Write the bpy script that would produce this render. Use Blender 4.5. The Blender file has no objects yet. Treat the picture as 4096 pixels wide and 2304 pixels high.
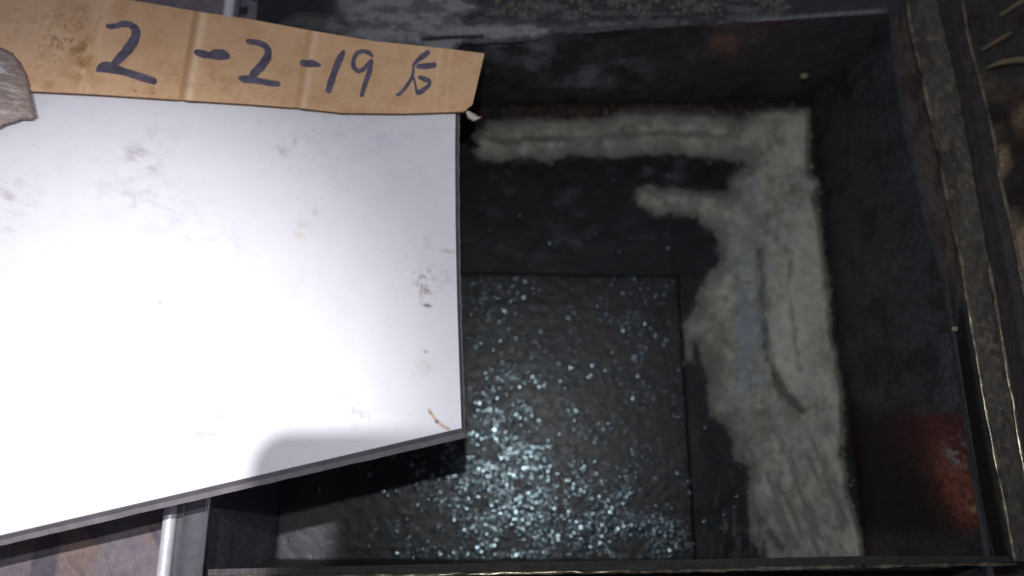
import bpy, bmesh, math, random
import numpy as np
from mathutils import Vector

# ------------------------------------------------------------------ camera, world, lamps, exposure
sc = bpy.context.scene
COL = sc.collection
TILT = math.radians(15.0)
CAM = np.array([0.0, -0.6 * math.tan(TILT), 0.6])
cam_d = bpy.data.cameras.new("camera")
cam_d.sensor_width = 36.0
cam_d.lens = 26.0
cam_d.clip_start = 0.01
cam_d.clip_end = 60.0
cam_d.dof.use_dof = True
cam_d.dof.focus_distance = 0.555
cam_d.dof.aperture_fstop = 2.4
cam = bpy.data.objects.new("camera", cam_d)
cam.location = CAM
cam.rotation_euler = (TILT, 0, 0)
COL.objects.link(cam)
sc.camera = cam

w = bpy.data.worlds.new("World")
sc.world = w
w.use_nodes = True
bg = w.node_tree.nodes["Background"]
bg.inputs[0].default_value = (0.62, 0.60, 0.80, 1)
bg.inputs[1].default_value = 0.25

def lamp(name, kind, loc, power, color, radius, target=None, **kw):
    d = bpy.data.lights.new(name, kind)
    d.energy = power
    d.color = color
    d.shadow_soft_size = radius
    for k, v in kw.items():
        setattr(d, k, v)
    o = bpy.data.objects.new(name, d)
    o.location = loc
    if target is not None:
        o.rotation_euler = (Vector(target) - Vector(loc)).to_track_quat('-Z', 'Y').to_euler()
    COL.objects.link(o)
    return o

lamp("flash_lamp", 'POINT', (-0.004, -0.076, 0.60), 6.8, (0.93, 0.965, 1.0), 0.004)
lamp("torch_lamp", 'SPOT', (-0.205, -0.070, 0.65), 22.0, (0.97, 0.95, 1.0), 0.0012,
     target=(-0.362, -0.136, 0.05), spot_size=math.radians(67), spot_blend=1.0)

sc.view_settings.view_transform = 'Standard'
sc.view_settings.look = 'None'
sc.view_settings.exposure = 0.0
sc.view_settings.gamma = 1.0

# ------------------------------------------------------------------ helpers
F = 26.0 / 36.0 * 4096.0
CT, ST = math.cos(TILT), math.sin(TILT)
ROT = np.array([[1, 0, 0], [0, CT, -ST], [0, ST, CT]])

def at(px, py, z):
    """points of the level z that the photograph shows at px, py (arrays allowed)"""
    px = np.asarray(px, float); py = np.asarray(py, float)
    z = np.broadcast_to(np.asarray(z, float), np.broadcast(px, py, np.asarray(z, float)).shape)
    px = np.broadcast_to(px, z.shape); py = np.broadcast_to(py, z.shape)
    d = np.stack([(px - 2048) / F, -(py - 1152) / F, -np.ones_like(px)], -1) @ ROT.T
    s = (z - CAM[2]) / d[..., 2]
    return CAM + d * s[..., None]

def proj(P):
    q = (np.asarray(P, float) - CAM) @ ROT
    return 2048 + F * q[..., 0] / -q[..., 2], 1152 - F * q[..., 1] / -q[..., 2]

def _hash(ix, iy, seed):
    h = (ix.astype(np.int64) * 374761393 + iy.astype(np.int64) * 668265263 + seed * 1442695041) & 0xffffffff
    h = ((h ^ (h >> 13)) * 1274126177) & 0xffffffff
    return ((h ^ (h >> 16)) & 0xffff) / 65535.0

def vnoise(x, y, seed=0):
    x = np.asarray(x, float); y = np.asarray(y, float)
    ix = np.floor(x); iy = np.floor(y)
    fx = x - ix; fy = y - iy
    fx = fx * fx * (3 - 2 * fx); fy = fy * fy * (3 - 2 * fy)
    a = _hash(ix, iy, seed); b = _hash(ix + 1, iy, seed)
    c = _hash(ix, iy + 1, seed); d = _hash(ix + 1, iy + 1, seed)
    return (a + (b - a) * fx) * (1 - fy) + (c + (d - c) * fx) * fy

def fbm(x, y, octv=4, seed=0, gain=0.5):
    v = 0; amp = 1.0; tot = 0
    for o in range(octv):
        v = v + amp * vnoise(x * 2 ** o + 13.7 * o, y * 2 ** o - 7.3 * o, seed + o)
        tot += amp; amp *= gain
    return v / tot

def smooth(a, b, x):
    t = np.clip((x - a) / (b - a), 0, 1)
    return t * t * (3 - 2 * t)

def blob(px, py, cx, cy, rx, ry, ang=0.0):
    c, s = math.cos(ang), math.sin(ang)
    dx = px - cx; dy = py - cy
    u = (dx * c + dy * s) / rx; v = (-dx * s + dy * c) / ry
    return np.exp(-(u * u + v * v))

def mixc(c, col, m):
    return c * (1 - m[..., None]) + np.array(col, float) * m[..., None]

def seg_dist(px, py, a, b):
    ax, ay = a; bx, by = b
    dx, dy = bx - ax, by - ay
    t = np.clip(((px - ax) * dx + (py - ay) * dy) / max(dx * dx + dy * dy, 1e-9), 0, 1)
    return np.hypot(px - ax - t * dx, py - ay - t * dy)

def line_dist(px, py, pts):
    d = np.full(np.shape(px), 1e9)
    for a, b in zip(pts[:-1], pts[1:]):
        d = np.minimum(d, seg_dist(px, py, a, b))
    return d

def inside(px, py, poly):
    r = np.zeros(np.shape(px), bool)
    n = len(poly); j = n - 1
    for i in range(n):
        xi, yi = poly[i]; xj, yj = poly[j]
        if yi != yj:
            r ^= ((yi > py) != (yj > py)) & (px < (xj - xi) * (py - yi) / (yj - yi) + xi)
        j = i
    return r

def sdist(px, py, poly):
    d = line_dist(px, py, list(poly) + [poly[0]])
    return np.where(inside(px, py, poly), d, -d)

def link(name, me, material, parent=None, smooth_shade=True):
    me.materials.append(material)
    if smooth_shade:
        me.polygons.foreach_set("use_smooth", [True] * len(me.polygons))
    o = bpy.data.objects.new(name, me)
    COL.objects.link(o)
    if parent is not None:
        o.parent = parent
        o.matrix_parent_inverse = parent.matrix_basis.inverted()
    return o

def tag(o, label=None, cat=None, group=None, kind=None):
    if label: o["label"] = label
    if cat: o["category"] = cat
    if group: o["group"] = group
    if kind: o["kind"] = kind
    return o

def thing(name, loc, label, cat, group=None):
    o = bpy.data.objects.new(name, None)
    o.empty_display_size = 0.02
    o.location = loc
    COL.objects.link(o)
    return tag(o, label, cat, group)

def set_col(me, col):
    a = me.color_attributes.new("Col", 'FLOAT_COLOR', 'POINT')
    c = np.ones((len(me.vertices), 4), np.float32)
    c[:, :3] = np.clip(col, 0, 1)
    a.data.foreach_set("color", c.ravel())

def mesh_from(V, faces, col=None, name="mesh"):
    me = bpy.data.meshes.new(name)
    me.from_pydata([tuple(v) for v in V], [], faces)
    me.update()
    if col is not None:
        set_col(me, col)
    return me

def grid_mesh(P, col=None, keep=None, name="grid", skirt=None):
    """P: (n, m, 3) grid of points; keep: (n-1, m-1) cells to keep; skirt: thickness of a closed rim below"""
    n, m = P.shape[:2]
    idx = np.arange(n * m).reshape(n, m)
    if keep is None:
        keep = np.ones((n - 1, m - 1), bool)
    q = np.stack([idx[:-1, :-1], idx[:-1, 1:], idx[1:, 1:], idx[1:, :-1]], -1)[keep]
    V = P.reshape(-1, 3)
    C_ = None if col is None else np.broadcast_to(col, P.shape).reshape(-1, 3)
    # orient upwards on average
    a, b, c = V[q[:, 0]], V[q[:, 1]], V[q[:, 2]]
    used = np.unique(q)
    remap = np.full(n * m, -1); remap[used] = np.arange(len(used))
    q = remap[q]
    return mesh_from(V[used], q.tolist(), None if C_ is None else C_[used], name)

def flip_to(me, direction):
    me.calc_loop_triangles()
    s = Vector((0, 0, 0))
    for p in me.polygons:
        s += p.normal * p.area
    if s.dot(Vector(direction)) < 0:
        me.flip_normals()
    return me

def box_mesh(x0, x1, y0, y1, z0, z1, bev=0.0, name="box"):
    bm = bmesh.new()
    bmesh.ops.create_cube(bm, size=1)
    for v in bm.verts:
        v.co = Vector((x0 + (v.co.x + .5) * (x1 - x0), y0 + (v.co.y + .5) * (y1 - y0), z0 + (v.co.z + .5) * (z1 - z0)))
    if bev:
        bmesh.ops.bevel(bm, geom=bm.edges[:], offset=bev, segments=2, affect='EDGES')
    me = bpy.data.meshes.new(name); bm.to_mesh(me); bm.free()
    return me

def tube_mesh(pts, rad, n=10, jitter=0.0, seed=0, flat=1.0, step=None, name="tube"):
    pts = np.asarray(pts, float)
    if step:
        seg = np.linalg.norm(np.diff(pts, axis=0), axis=1)
        t = np.concatenate([[0], np.cumsum(seg)])
        k = max(2, int(t[-1] / step))
        tt = np.linspace(0, t[-1], k)
        pts = np.stack([np.interp(tt, t, pts[:, i]) for i in range(3)], -1)
    k = len(pts)
    rad = np.broadcast_to(np.asarray(rad, float), (k,)) if np.ndim(rad) == 0 else np.interp(np.linspace(0, 1, k), np.linspace(0, 1, len(rad)), rad)
    tan = np.gradient(pts, axis=0)
    tan /= np.linalg.norm(tan, axis=1)[:, None]
    up = np.array([0, 0, 1.0])
    side = np.cross(tan, up); side /= np.linalg.norm(side, axis=1)[:, None] + 1e-9
    nrm = np.cross(side, tan)
    a = np.linspace(0, 2 * math.pi, n, endpoint=False)
    i = np.arange(k)
    V = []
    for j, an in enumerate(a):
        r = rad * (1 + jitter * (fbm(i * 0.21, np.full(k, j * 0.7), 3, seed) - .5) * 2)
        V.append(pts + side * (np.cos(an) * r)[:, None] + nrm * (np.sin(an) * r * flat)[:, None])
    V = np.stack(V, 1)          # k, n, 3
    faces = []
    for r_ in range(k - 1):
        for j in range(n):
            j2 = (j + 1) % n
            faces.append((r_ * n + j, r_ * n + j2, (r_ + 1) * n + j2, (r_ + 1) * n + j))
    faces.append(tuple(range(n)))
    faces.append(tuple((k - 1) * n + j for j in range(n))[::-1])
    me = mesh_from(V.reshape(-1, 3), faces, name=name)
    bm = bmesh.new(); bm.from_mesh(me); bmesh.ops.recalc_face_normals(bm, faces=bm.faces); bm.to_mesh(me); bm.free()
    return me

def material(name, base=(.5, .5, .5), rough=0.6, attr=True, spec=0.5, metal=0.0, vary=0.3, vscale=300.0,
             bump=0.0, bscale=800.0, rough_var=0.0, second=None, sscale=60.0, samount=0.5, stretch=(1, 1, 1), coat=0.0):
    m = bpy.data.materials.new(name)
    m.use_nodes = True
    nt = m.node_tree; N = nt.nodes; L = nt.links
    b = N["Principled BSDF"]
    tc = N.new("ShaderNodeTexCoord")
    mp = N.new("ShaderNodeMapping"); mp.inputs["Scale"].default_value = stretch
    L.new(tc.outputs["Object"], mp.inputs["Vector"])
    def noise(scale, detail=5.0, rgh=0.6):
        n = N.new("ShaderNodeTexNoise")
        n.inputs["Scale"].default_value = scale
        n.inputs["Detail"].default_value = detail
        n.inputs["Roughness"].default_value = rgh
        L.new(mp.outputs["Vector"], n.inputs["Vector"])
        return n.outputs["Fac"]
    if attr:
        a = N.new("ShaderNodeVertexColor"); a.layer_name = "Col"
        col = a.outputs["Color"]
    else:
        c = N.new("ShaderNodeRGB"); c.outputs[0].default_value = (*base, 1)
        col = c.outputs[0]
    if second is not None:
        mr = N.new("ShaderNodeMapRange"); mr.inputs[1].default_value = 0.45; mr.inputs[2].default_value = 0.65
        mr.inputs[4].default_value = samount
        L.new(noise(sscale, 7.0, 0.7), mr.inputs[0])
        mx = N.new("ShaderNodeMix"); mx.data_type = 'RGBA'
        L.new(mr.outputs[0], mx.inputs[0]); L.new(col, mx.inputs[6]); mx.inputs[7].default_value = (*second, 1)
        col = mx.outputs[2]
    if vary:
        mr = N.new("ShaderNodeMapRange"); mr.inputs[1].default_value = 0.25; mr.inputs[2].default_value = 0.75
        mr.inputs[3].default_value = 1 - vary; mr.inputs[4].default_value = 1 + vary
        L.new(noise(vscale), mr.inputs[0])
        vm = N.new("ShaderNodeVectorMath"); vm.operation = 'SCALE'
        L.new(col, vm.inputs[0]); L.new(mr.outputs[0], vm.inputs["Scale"])
        col = vm.outputs[0]
    L.new(col, b.inputs["Base Color"])
    b.inputs["Roughness"].default_value = rough
    b.inputs["Metallic"].default_value = metal
    b.inputs["Specular IOR Level"].default_value = spec
    b.inputs["Coat Weight"].default_value = coat
    if rough_var:
        mr = N.new("ShaderNodeMapRange"); mr.inputs[1].default_value = 0.3; mr.inputs[2].default_value = 0.7
        mr.inputs[3].default_value = max(0.05, rough - rough_var); mr.inputs[4].default_value = min(1, rough + rough_var)
        L.new(noise(vscale * 0.37), mr.inputs[0]); L.new(mr.outputs[0], b.inputs["Roughness"])
    if bump:
        bn = N.new("ShaderNodeBump"); bn.inputs["Strength"].default_value = 1.0; bn.inputs["Distance"].default_value = bump
        L.new(noise(bscale, 6.0, 0.65), bn.inputs["Height"]); L.new(bn.outputs[0], b.inputs["Normal"])
    return m

M = {}
M['wall'] = material("grimy_paint", rough=0.55, spec=0.35, vary=0.6, vscale=210, bump=0.0006, bscale=350, rough_var=0.12)
M['tar'] = material("black_tar", rough=0.48, spec=0.25, vary=0.5, vscale=90, bump=0.0004, bscale=200, rough_var=0.15)
M['panel'] = material("wet_plate", rough=0.36, spec=0.32, vary=0.4, vscale=420, bump=0.0002, bscale=900, rough_var=0.12)
M['drop'] = material("wet_grit", base=(.020, .024, .026), attr=False, rough=0.17, spec=0.5, vary=0.3, vscale=500)
M['residue'] = material("pale_residue", rough=0.9, spec=0.2, vary=0.16, vscale=260, bump=0.0006, bscale=900)
M['dust'] = material("settled_dust", rough=0.95, spec=0.15, vary=0.25, vscale=260, bump=0.0008, bscale=700)
M['rim'] = material("worn_rim", rough=0.62, spec=0.35, vary=0.5, vscale=330, bump=0.0006, bscale=900, stretch=(1, .35, 1))
M['bead'] = material("worn_bead", base=(.20, .17, .11), attr=False, rough=0.24, spec=0.9, metal=0.6, vary=0.6, vscale=150, bump=0.00012, bscale=300,
                     second=(.022, .017, .013), sscale=38, samount=1.0)
M['steel'] = material("dull_steel", base=(.165, .155, .17), attr=False, rough=0.45, metal=0.2, vary=0.2, vscale=120, bump=0.0002, bscale=600, rough_var=.1)
M['bright'] = material("highlight_steel", base=(.56, .555, .57), attr=False, rough=0.38, metal=0.25, vary=0.12, vscale=200, bump=0.0002, bscale=500)  # pale base stands in for the torch highlight on the rod
M['rust'] = material("rusty_plate", rough=0.6, spec=0.4, vary=0.3, vscale=150, bump=0.0006, bscale=400, rough_var=.15)
M['ground'] = material("packed_dirt", rough=0.95, spec=0.15, vary=0.5, vscale=160, bump=0.003, bscale=220)
M['board'] = material("white_board", rough=0.42, spec=0.4, vary=0.03, vscale=40, bump=0.00005, bscale=300)
M['edge'] = material("board_edge", base=(.15, .135, .145), attr=False, rough=0.6, vary=0.25, vscale=80, bump=0.0002, bscale=400)  # dirty edge, with the shade of the board's sides in its dark tone
M['card'] = material("brown_cardboard", rough=0.88, spec=0.2, vary=0.10, vscale=600, bump=0.00012, bscale=1500, stretch=(.6, 1, 1))
M['cardedge'] = material("cut_cardboard", base=(.19, .12, .08), attr=False, rough=0.95, spec=.1, vary=0.3, vscale=800)
M['ink'] = material("marker_ink", base=(.095, .082, .115), attr=False, rough=0.6, spec=0.3, vary=0.45, vscale=140)
M['torn'] = material("torn_paper", base=(.55, .47, .38), attr=False, rough=0.9, vary=0.15, vscale=500, bump=.0005, bscale=900)
M['lump'] = material("scuffed_lump", rough=0.5, spec=0.5, metal=0.1, vary=0.4, vscale=260, bump=0.0012, bscale=420, rough_var=.2, stretch=(.5, 1.6, 1))
M['straw'] = material("dry_straw", base=(.15, .115, .06), attr=False, rough=0.8, vary=0.3, vscale=300)
M['dark'] = material("dark_steel", base=(.024, .024, .025), attr=False, rough=.6, vary=.5, vscale=200)
M['chip'] = material("yellow_chip", base=(.22, .20, .12), attr=False, rough=0.8, vary=0.2, vscale=500)

_d = M['drop'].node_tree.nodes["Principled BSDF"]
_d.inputs["IOR"].default_value = 2.3
_d.inputs["Specular Tint"].default_value = (.72, .94, 1.0, 1)
FLOOR = -0.19
X0, X1 = -0.238, 0.363
Y0 = -0.222
def yback(x):                                # the back wall is slightly askew
    return 0.236 + (x + 0.066) * 0.070

# ------------------------------------------------------------------ setting: ground
gx, gy = np.meshgrid(np.linspace(-1.6, 1.6, 260), np.linspace(-1.5, 1.7, 260))
G = np.stack([gx, gy, -0.045 + 0.010 * (fbm(gx * 30, gy * 30, 4, 3) - .5)], -1)
px, py = proj(G)
gc = np.broadcast_to(np.array([.030, .026, .022]), G.shape).copy()
gc = mixc(gc, (.30, .235, .145), smooth(.40, .55, fbm(gx * 16, gy * 16, 4, 5)) * smooth(0.40, 0.43, gx) * smooth(-.03, 0.04, gy) * smooth(.26, .16, gy))
gc = mixc(gc, (.052, .05, .044), smooth(.19, .24, gy) * .8)
gc = mixc(gc, (.030, .011, .010), smooth(.56, .68, fbm(gx * 45, gy * 45, 3, 8)) * .7)
keep = ~((gx[:-1, :-1] > -0.30) & (gx[:-1, :-1] < 0.385) & (gy[:-1, :-1] > -0.235) & (gy[:-1, :-1] < 0.335))
tag(link("ground", flip_to(grid_mesh(G, gc, keep), (0, 0, 1)), M['ground']), kind="structure")

# ------------------------------------------------------------------ the pit
pit = thing("steel_pit", (0.06, 0.02, FLOOR), "dark grimy steel pit with a wet gritty bottom below the white board", "pit")

# back wall
u, v = np.meshgrid(np.linspace(X0, X1, 320), np.linspace(FLOOR - .004, 0.0, 110))
B = np.stack([u, yback(u) + (.033 - .047 * u) * -v / .19 + 0.0015 * (fbm(u * 40, v * 40, 4, 11) - .5), v], -1)
px, py = proj(B)
n1 = fbm(px / 90, py / 60, 5, 21); n2 = fbm(px / 40, py / 30, 4, 25)
c = np.broadcast_to(np.array([.034, .033, .036]), B.shape).copy()
c = mixc(c, (.23, .245, .26), np.clip(blob(px, py, 2060, 215, 230, 90) + .8 * blob(px, py, 2340, 265, 270, 80) + .8 * blob(px, py, 2240, 325, 220, 36), 0, 1) * smooth(.30, .72, n1) * .85)
c = mixc(c, (.16, .085, .065), np.clip(blob(px, py, 2920, 165, 130, 75), 0, 1) * smooth(.3, .6, n1))
c = mixc(c, (.085, .018, .017), np.clip(blob(px, py, 3090, 92, 140, 22, -.12), 0, 1) * .7)
c = mixc(c, (.075, .078, .080), smooth(.52, .72, fbm(u * 50, v * 16, 5, 27, .6)) * .5)
c = mixc(c, (.012, .012, .013), smooth(.50, .70, fbm(u * 30, v * 34, 5, 28, .6)) * .7)
c = mixc(c, (.048, .053, .056), blob(px, py, 3330, 200, 260, 170) * .8)
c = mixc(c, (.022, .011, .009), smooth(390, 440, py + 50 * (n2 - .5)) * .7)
tag(link("wall", flip_to(grid_mesh(B, c), (0, -1, 0)), M['wall'], pit), "wall with grey smears and a reddish patch behind the pale residue")

# right wall
u, v = np.meshgrid(np.linspace(Y0 - .01, 0.296, 320), np.linspace(FLOOR - .004, 0.0, 110))
B = np.stack([X1 - 0.002 + (v / .19) * .004 + 0.0012 * (fbm(u * 40, v * 40, 4, 31) - .5) + .004 * smooth(-.03, .0, v) * 0, u, v], -1)
px, py = proj(B)
n1 = fbm(px / 110, py / 110, 5, 41); n2 = fbm(px / 35, py / 45, 4, 45)
c = np.broadcast_to(np.array([.037, .039, .043]), B.shape).copy()
edge = (v + .19) / .19                      # 0 at the bottom, 1 at the top
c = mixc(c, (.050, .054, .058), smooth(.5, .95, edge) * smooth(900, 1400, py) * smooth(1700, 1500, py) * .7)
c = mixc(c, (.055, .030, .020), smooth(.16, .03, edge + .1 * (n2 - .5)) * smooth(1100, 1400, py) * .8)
c = mixc(c, (.065, .068, .070), smooth(.50, .72, fbm(u * 55, v * 14, 5, 48, .6)) * .55)
c = mixc(c, (.014, .014, .015), smooth(.52, .70, fbm(u * 38, v * 30, 5, 49, .6)) * .7)
red = smooth(1600, 1700, py + 90 * (n1 - .5)) * smooth(2190, 2080, py)
c = mixc(c, (.017, .007, .008), red * .9)
c = mixc(c, (.125, .028, .026), red * np.clip(blob(px, py, 3790, 1700, 150, 110) * smooth(.0, .6, n1), 0, 1) * .8)
c = mixc(c, (.20, .060, .040), red * np.clip(blob(px, py, 3850, 1975, 75, 140, -.35) + .6 * blob(px, py, 3790, 1860, 70, 110, -.5), 0, 1) * smooth(-.25, .6, n2))
c = mixc(c, (.26, .19, .08), blob(px, py, 3898, 2036, 22, 14))
c = mixc(c, (.24, .24, .24), smooth(.52, .66, fbm(px / 45 + py / 80, (py - px * .45) / 15, 3, 47)) * blob(px, py, 3838, 1812, 62, 46, .5))  # glossy reflection on the wet wall, painted as grey streaks
tag(link("wall", flip_to(grid_mesh(B, c), (-1, 0, 0)), M['wall'], pit), "wall with a red rusty patch near the front lip")

# left wall and front wall
u, v = np.meshgrid(np.linspace(Y0 - .01, 0.24, 120), np.linspace(FLOOR - .004, -0.004, 60))
B = np.stack([X0 + 0.0012 * (fbm(u * 40, v * 40, 4, 51) - .5), u, v], -1)
link("wall", flip_to(grid_mesh(B, np.broadcast_to(np.array([.075, .072, .088]), B.shape)), (1, 0, 0)), M['wall'], pit)
u, v = np.meshgrid(np.linspace(X0, X1, 120), np.linspace(FLOOR - .004, -0.004, 50))
B = np.stack([u, Y0 - .009 + 0.0012 * (fbm(u * 40, v * 40, 4, 52) - .5), v], -1)
link("wall", flip_to(grid_mesh(B, np.broadcast_to(np.array([.03, .03, .03]), B.shape)), (0, 1, 0)), M['wall'], pit)

# bottom: black tarry base with a thin grey film round the residue
poly = [(1962, 497), (2103, 481), (2219, 485), (2330, 478), (2451, 474), (2467, 458), (2629, 450), (2802, 454), (2864, 466), (2955, 477), (3017, 454), (3100, 445), (3230, 441),
        (3233, 524), (3231, 599), (3233, 698), (3268, 725), (3266, 770), (3253, 797), (3266, 855), (3278, 917), (3285, 1000), (3300, 1083), (3308, 1112), (3298, 1128), (3318, 1178), (3312, 1248),
        (3322, 1352), (3341, 1414), (3343, 1476), (3362, 1559), (3366, 1640), (3369, 1770), (3361, 1819), (3381, 1891), (3386, 1969), (3410, 2047), (3439, 2149), (3450, 2240),
        (3120, 2245), (3060, 2240), (3010, 2150), (3004, 2013), (3002, 1870), (2985, 1850), (2935, 1830), (2945, 1765), (2900, 1690), (2850, 1655), (2840, 1600), (2838, 1520), (2815, 1430), (2795, 1370), (2766, 1356),
        (2762, 1420), (2756, 1440), (2746, 1370), (2745, 1290), (2790, 1232), (2799, 1178), (2819, 1141), (2848, 1091), (2886, 1058), (2890, 1000), (2885, 959), (2860, 917), (2831, 901), (2790, 872), (2770, 858), (2686, 847), (2628, 855),
        (2595, 830), (2562, 814), (2550, 785), (2562, 760), (2603, 752), (2637, 758), (2695, 760), (2757, 768), (2840, 774), (2910, 772), (2926, 752), (2922, 727), (2939, 706), (2980, 681), (3010, 668),
        (2985, 655), (2972, 638), (2918, 636), (2873, 626), (2823, 619), (2748, 611), (2674, 605), (2583, 611), (2500, 620), (2360, 615), (2269, 609), (2227, 628), (2190, 640), (2132, 626), (2070, 628), (1999, 636), (1917, 623),
        (1900, 594), (1908, 545)]
u, v = np.meshgrid(np.linspace(X0 - .002, X1 + .002, 330), np.linspace(Y0 - .012, 0.30, 290))
B = np.stack([u, v, FLOOR - .002 + .0016 * (fbm(u * 35, v * 35, 4, 61) - .5)], -1)
px, py = proj(B)
n1 = fbm(px / 70, py / 45, 5, 63); n2 = fbm(px / 22, py / 40, 4, 66)
c = np.broadcast_to(np.array([.0115, .0115, .0135]), B.shape).copy()
c = mixc(c, (.085, .09, .095), smooth(.56, .74, n1) * (.55 * blob(px, py, 2620, 680, 170, 70) + .4 * blob(px, py, 2150, 800, 260, 60) + .95 * blob(px, py, 2720, 940, 120, 80) * smooth(.45, .6, n2) + .3 * blob(px, py, 2250, 960, 400, 90)))
c = mixc(c, (.10, .10, .10), smooth(.48, .66, fbm(px / 13, py / 110, 3, 68)) * blob(px, py, 2940, 2110, 90, 150) * .95)
c = mixc(c, (.032, .017, .013), smooth(395, 425, py) * smooth(500, 470, py) * smooth(.35, .6, n2))
c = mixc(c, (.035, .034, .04), smooth(1500, 1200, px) * smooth(1900, 2000, py))
fd = sdist(px, py, poly) + 34 * (fbm(px / 46, py / 40, 5, 69, .6) - .5)
c = mixc(c, (.085, .086, .077), smooth(-34, 4, fd) * smooth(.34, .62, fbm(px / 18, py / 22, 4, 70, .6)) * .9)
link("base", flip_to(grid_mesh(B, c), (0, 0, 1)), M['tar'], pit)

# raised wet panel
ZP = FLOOR + .004
pa, pb = np.meshgrid(np.linspace(0, 1, 360), np.linspace(0, 1, 330))
rx = 2716 + (2790 - 2716) * pb
PX = 1120 + (rx - 1120) * pa
PY = 1094 + (2262 - 1094) * pb + 5 * np.sin(pa * 9) * (1 - pb)
wob = 7 * (fbm(PX / 50, PY / 50, 3, 71) - .5)
PXw = PX + wob * (pa > .9); PYw = PY + wob * (pb < .1)
hn = fbm(PX / 26, PY / 26, 4, 73)
zz = ZP + .0006 * (hn - .5)
eg = np.minimum(smooth(0, .006, 1 - pa), smooth(0, .006, pb))
zz = FLOOR - .003 + (zz - FLOOR + .003) * eg
B = at(PXw, PYw, zz)
c = np.broadcast_to(np.array([.0145, .0142, .0142]), B.shape).copy()
c = mixc(c, (.026, .0265, .028), smooth(.45, .75, fbm(PX / 120, PY / 120, 4, 75)) * .5)
c = mixc(c, (.012, .012, .013), smooth(.5, .7, fbm(PX / 60, PY / 60, 4, 78)) * .7)
c = mixc(c, (.055, .050, .056), smooth(1420, 1300, PX) * .85)
c = mixc(c, (.030, .027, .024), smooth(.5, .75, fbm(PX / 200, PY / 160, 5, 79)) * .7)
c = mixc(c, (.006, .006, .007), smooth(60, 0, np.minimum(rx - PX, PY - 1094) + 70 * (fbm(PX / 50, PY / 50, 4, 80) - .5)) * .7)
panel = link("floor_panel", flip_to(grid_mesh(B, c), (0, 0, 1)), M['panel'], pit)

# wet grit on the panel: shallow glossy domes
rng = np.random.default_rng(7)
def domes(n, accept, rmin, rmax, zbase, zfun=None):
    V = []; Fc = []
    SEG = 8
    a = np.arange(SEG) * 2 * math.pi / SEG
    cnt = 0
    while cnt < n:
        X = rng.uniform(1150, 3020); Y = rng.uniform(560, 2236)
        if rng.random() > accept(X, Y):
            continue
        r = rmin + (rmax - rmin) * rng.random() ** 1.8
        slope = rng.uniform(.05, .17)
        ctr = at(X, Y, zbase)
        tilt = rng.normal(0, .07, 2)
        st = rng.uniform(.75, 1.5); an = rng.uniform(0, math.pi)
        ca, sa = math.cos(an), math.sin(an)
        b0 = len(V)
        for ring, (rr, hh) in enumerate(((1.0, 0.0), (.72, .5), (.38, .86))):
            lx = np.cos(a) * r * rr * st; ly = np.sin(a) * r * rr / st
            xx = lx * ca - ly * sa; yy = lx * sa + ly * ca
            z = hh * r * slope + xx * tilt[0] + yy * tilt[1]
            for i in range(SEG):
                V.append((ctr[0] + xx[i], ctr[1] + yy[i], ctr[2] + z[i] - (.0012 if ring == 0 else 0)))
        V.append((ctr[0], ctr[1], ctr[2] + r * slope))
        for ring in range(2):
            for i in range(SEG):
                j = (i + 1) % SEG
                Fc.append((b0 + ring * SEG + i, b0 + ring * SEG + j, b0 + (ring + 1) * SEG + j, b0 + (ring + 1) * SEG + i))
        for i in range(SEG):
            Fc.append((b0 + 2 * SEG + i, b0 + 2 * SEG + (i + 1) % SEG, b0 + 3 * SEG))
        cnt += 1
    return mesh_from(V, Fc)

def acc_panel(X, Y):
    if X > 2700 + 80 * (Y - 1094) / 1170 or Y < 1110:
        return 0
    n = float(fbm(np.array(X / 75), np.array(Y / 75), 3, 81))
    d = .045 + .9 * math.exp(-((X - 2040) / 190) ** 2 - ((Y - 1850) / 300) ** 2) + .8 * math.exp(-((X - 2430) / 290) ** 2 - ((Y - 2110) / 170) ** 2) + .5 * math.exp(-((X - 1950) / 330) ** 2 - ((Y - 2130) / 110) ** 2)
    d += .22 * math.exp(-((X - 2560) / 90) ** 2 - ((Y - 1360) / 90) ** 2) + .15 * math.exp(-((X - 2000) / 130) ** 2 - ((Y - 1200) / 100) ** 2)
    d *= 1 - .85 * math.exp(-((X - 2215 - .06 * (Y - 1500)) / 34) ** 2)
    if X < 1560: d *= .12
    return d * (1.0 if n > .50 else .35 if n > .42 else .08)
g = link("wet_grit", domes(3300, acc_panel, .0012, .0042, ZP + .0004), M['drop'], panel)
tag(g, kind="stuff")
M['drop2'] = material("dull_grit", base=(.020, .021, .021), attr=False, rough=0.38, spec=0.5, vary=0.5, vscale=400)
M['drop2'].node_tree.nodes["Principled BSDF"].inputs["IOR"].default_value = 2.2
M['drop2'].node_tree.nodes["Principled BSDF"].inputs["Specular Tint"].default_value = (.80, .93, 1.0, 1)
g = link("dull_grit", domes(5500, acc_panel, .0007, .0026, ZP + .0003), M['drop2'], panel)
tag(g, kind="stuff")
def acc_band(X, Y):
    if (X < 2735 + 70 * (Y - 1094) / 1170 and Y > 1075) or X < 1880: return 0
    return .6 if (Y < 1080 and X < 2780) else .8
g = link("wet_grit", domes(60, acc_band, .0012, .0034, FLOOR + .001), M['drop'], pit)
tag(g, kind="stuff")

# rim on the left: plate with a rod, its highlight put into a pale colour
link("rim_plate", box_mesh(-0.2555, X0 + .001, -0.30, 0.42, -0.010, 0.0, .0012), M['steel'], pit)
link("rim_plate", box_mesh(-0.2640, -0.2560, -0.30, 0.42, -0.012, -0.0035, .0008), M['steel'], pit)
me = tube_mesh([(-0.2665, -0.30, -.002), (-0.2655, 0.0, -.002), (-0.2655, 0.42, -.002)], .0050, 20, .05, 3, step=.01)
tag(link("rim_rod", me, M['bright'], pit), "rod with its bright highlight painted in, along the edge of the rim plate")

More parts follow.
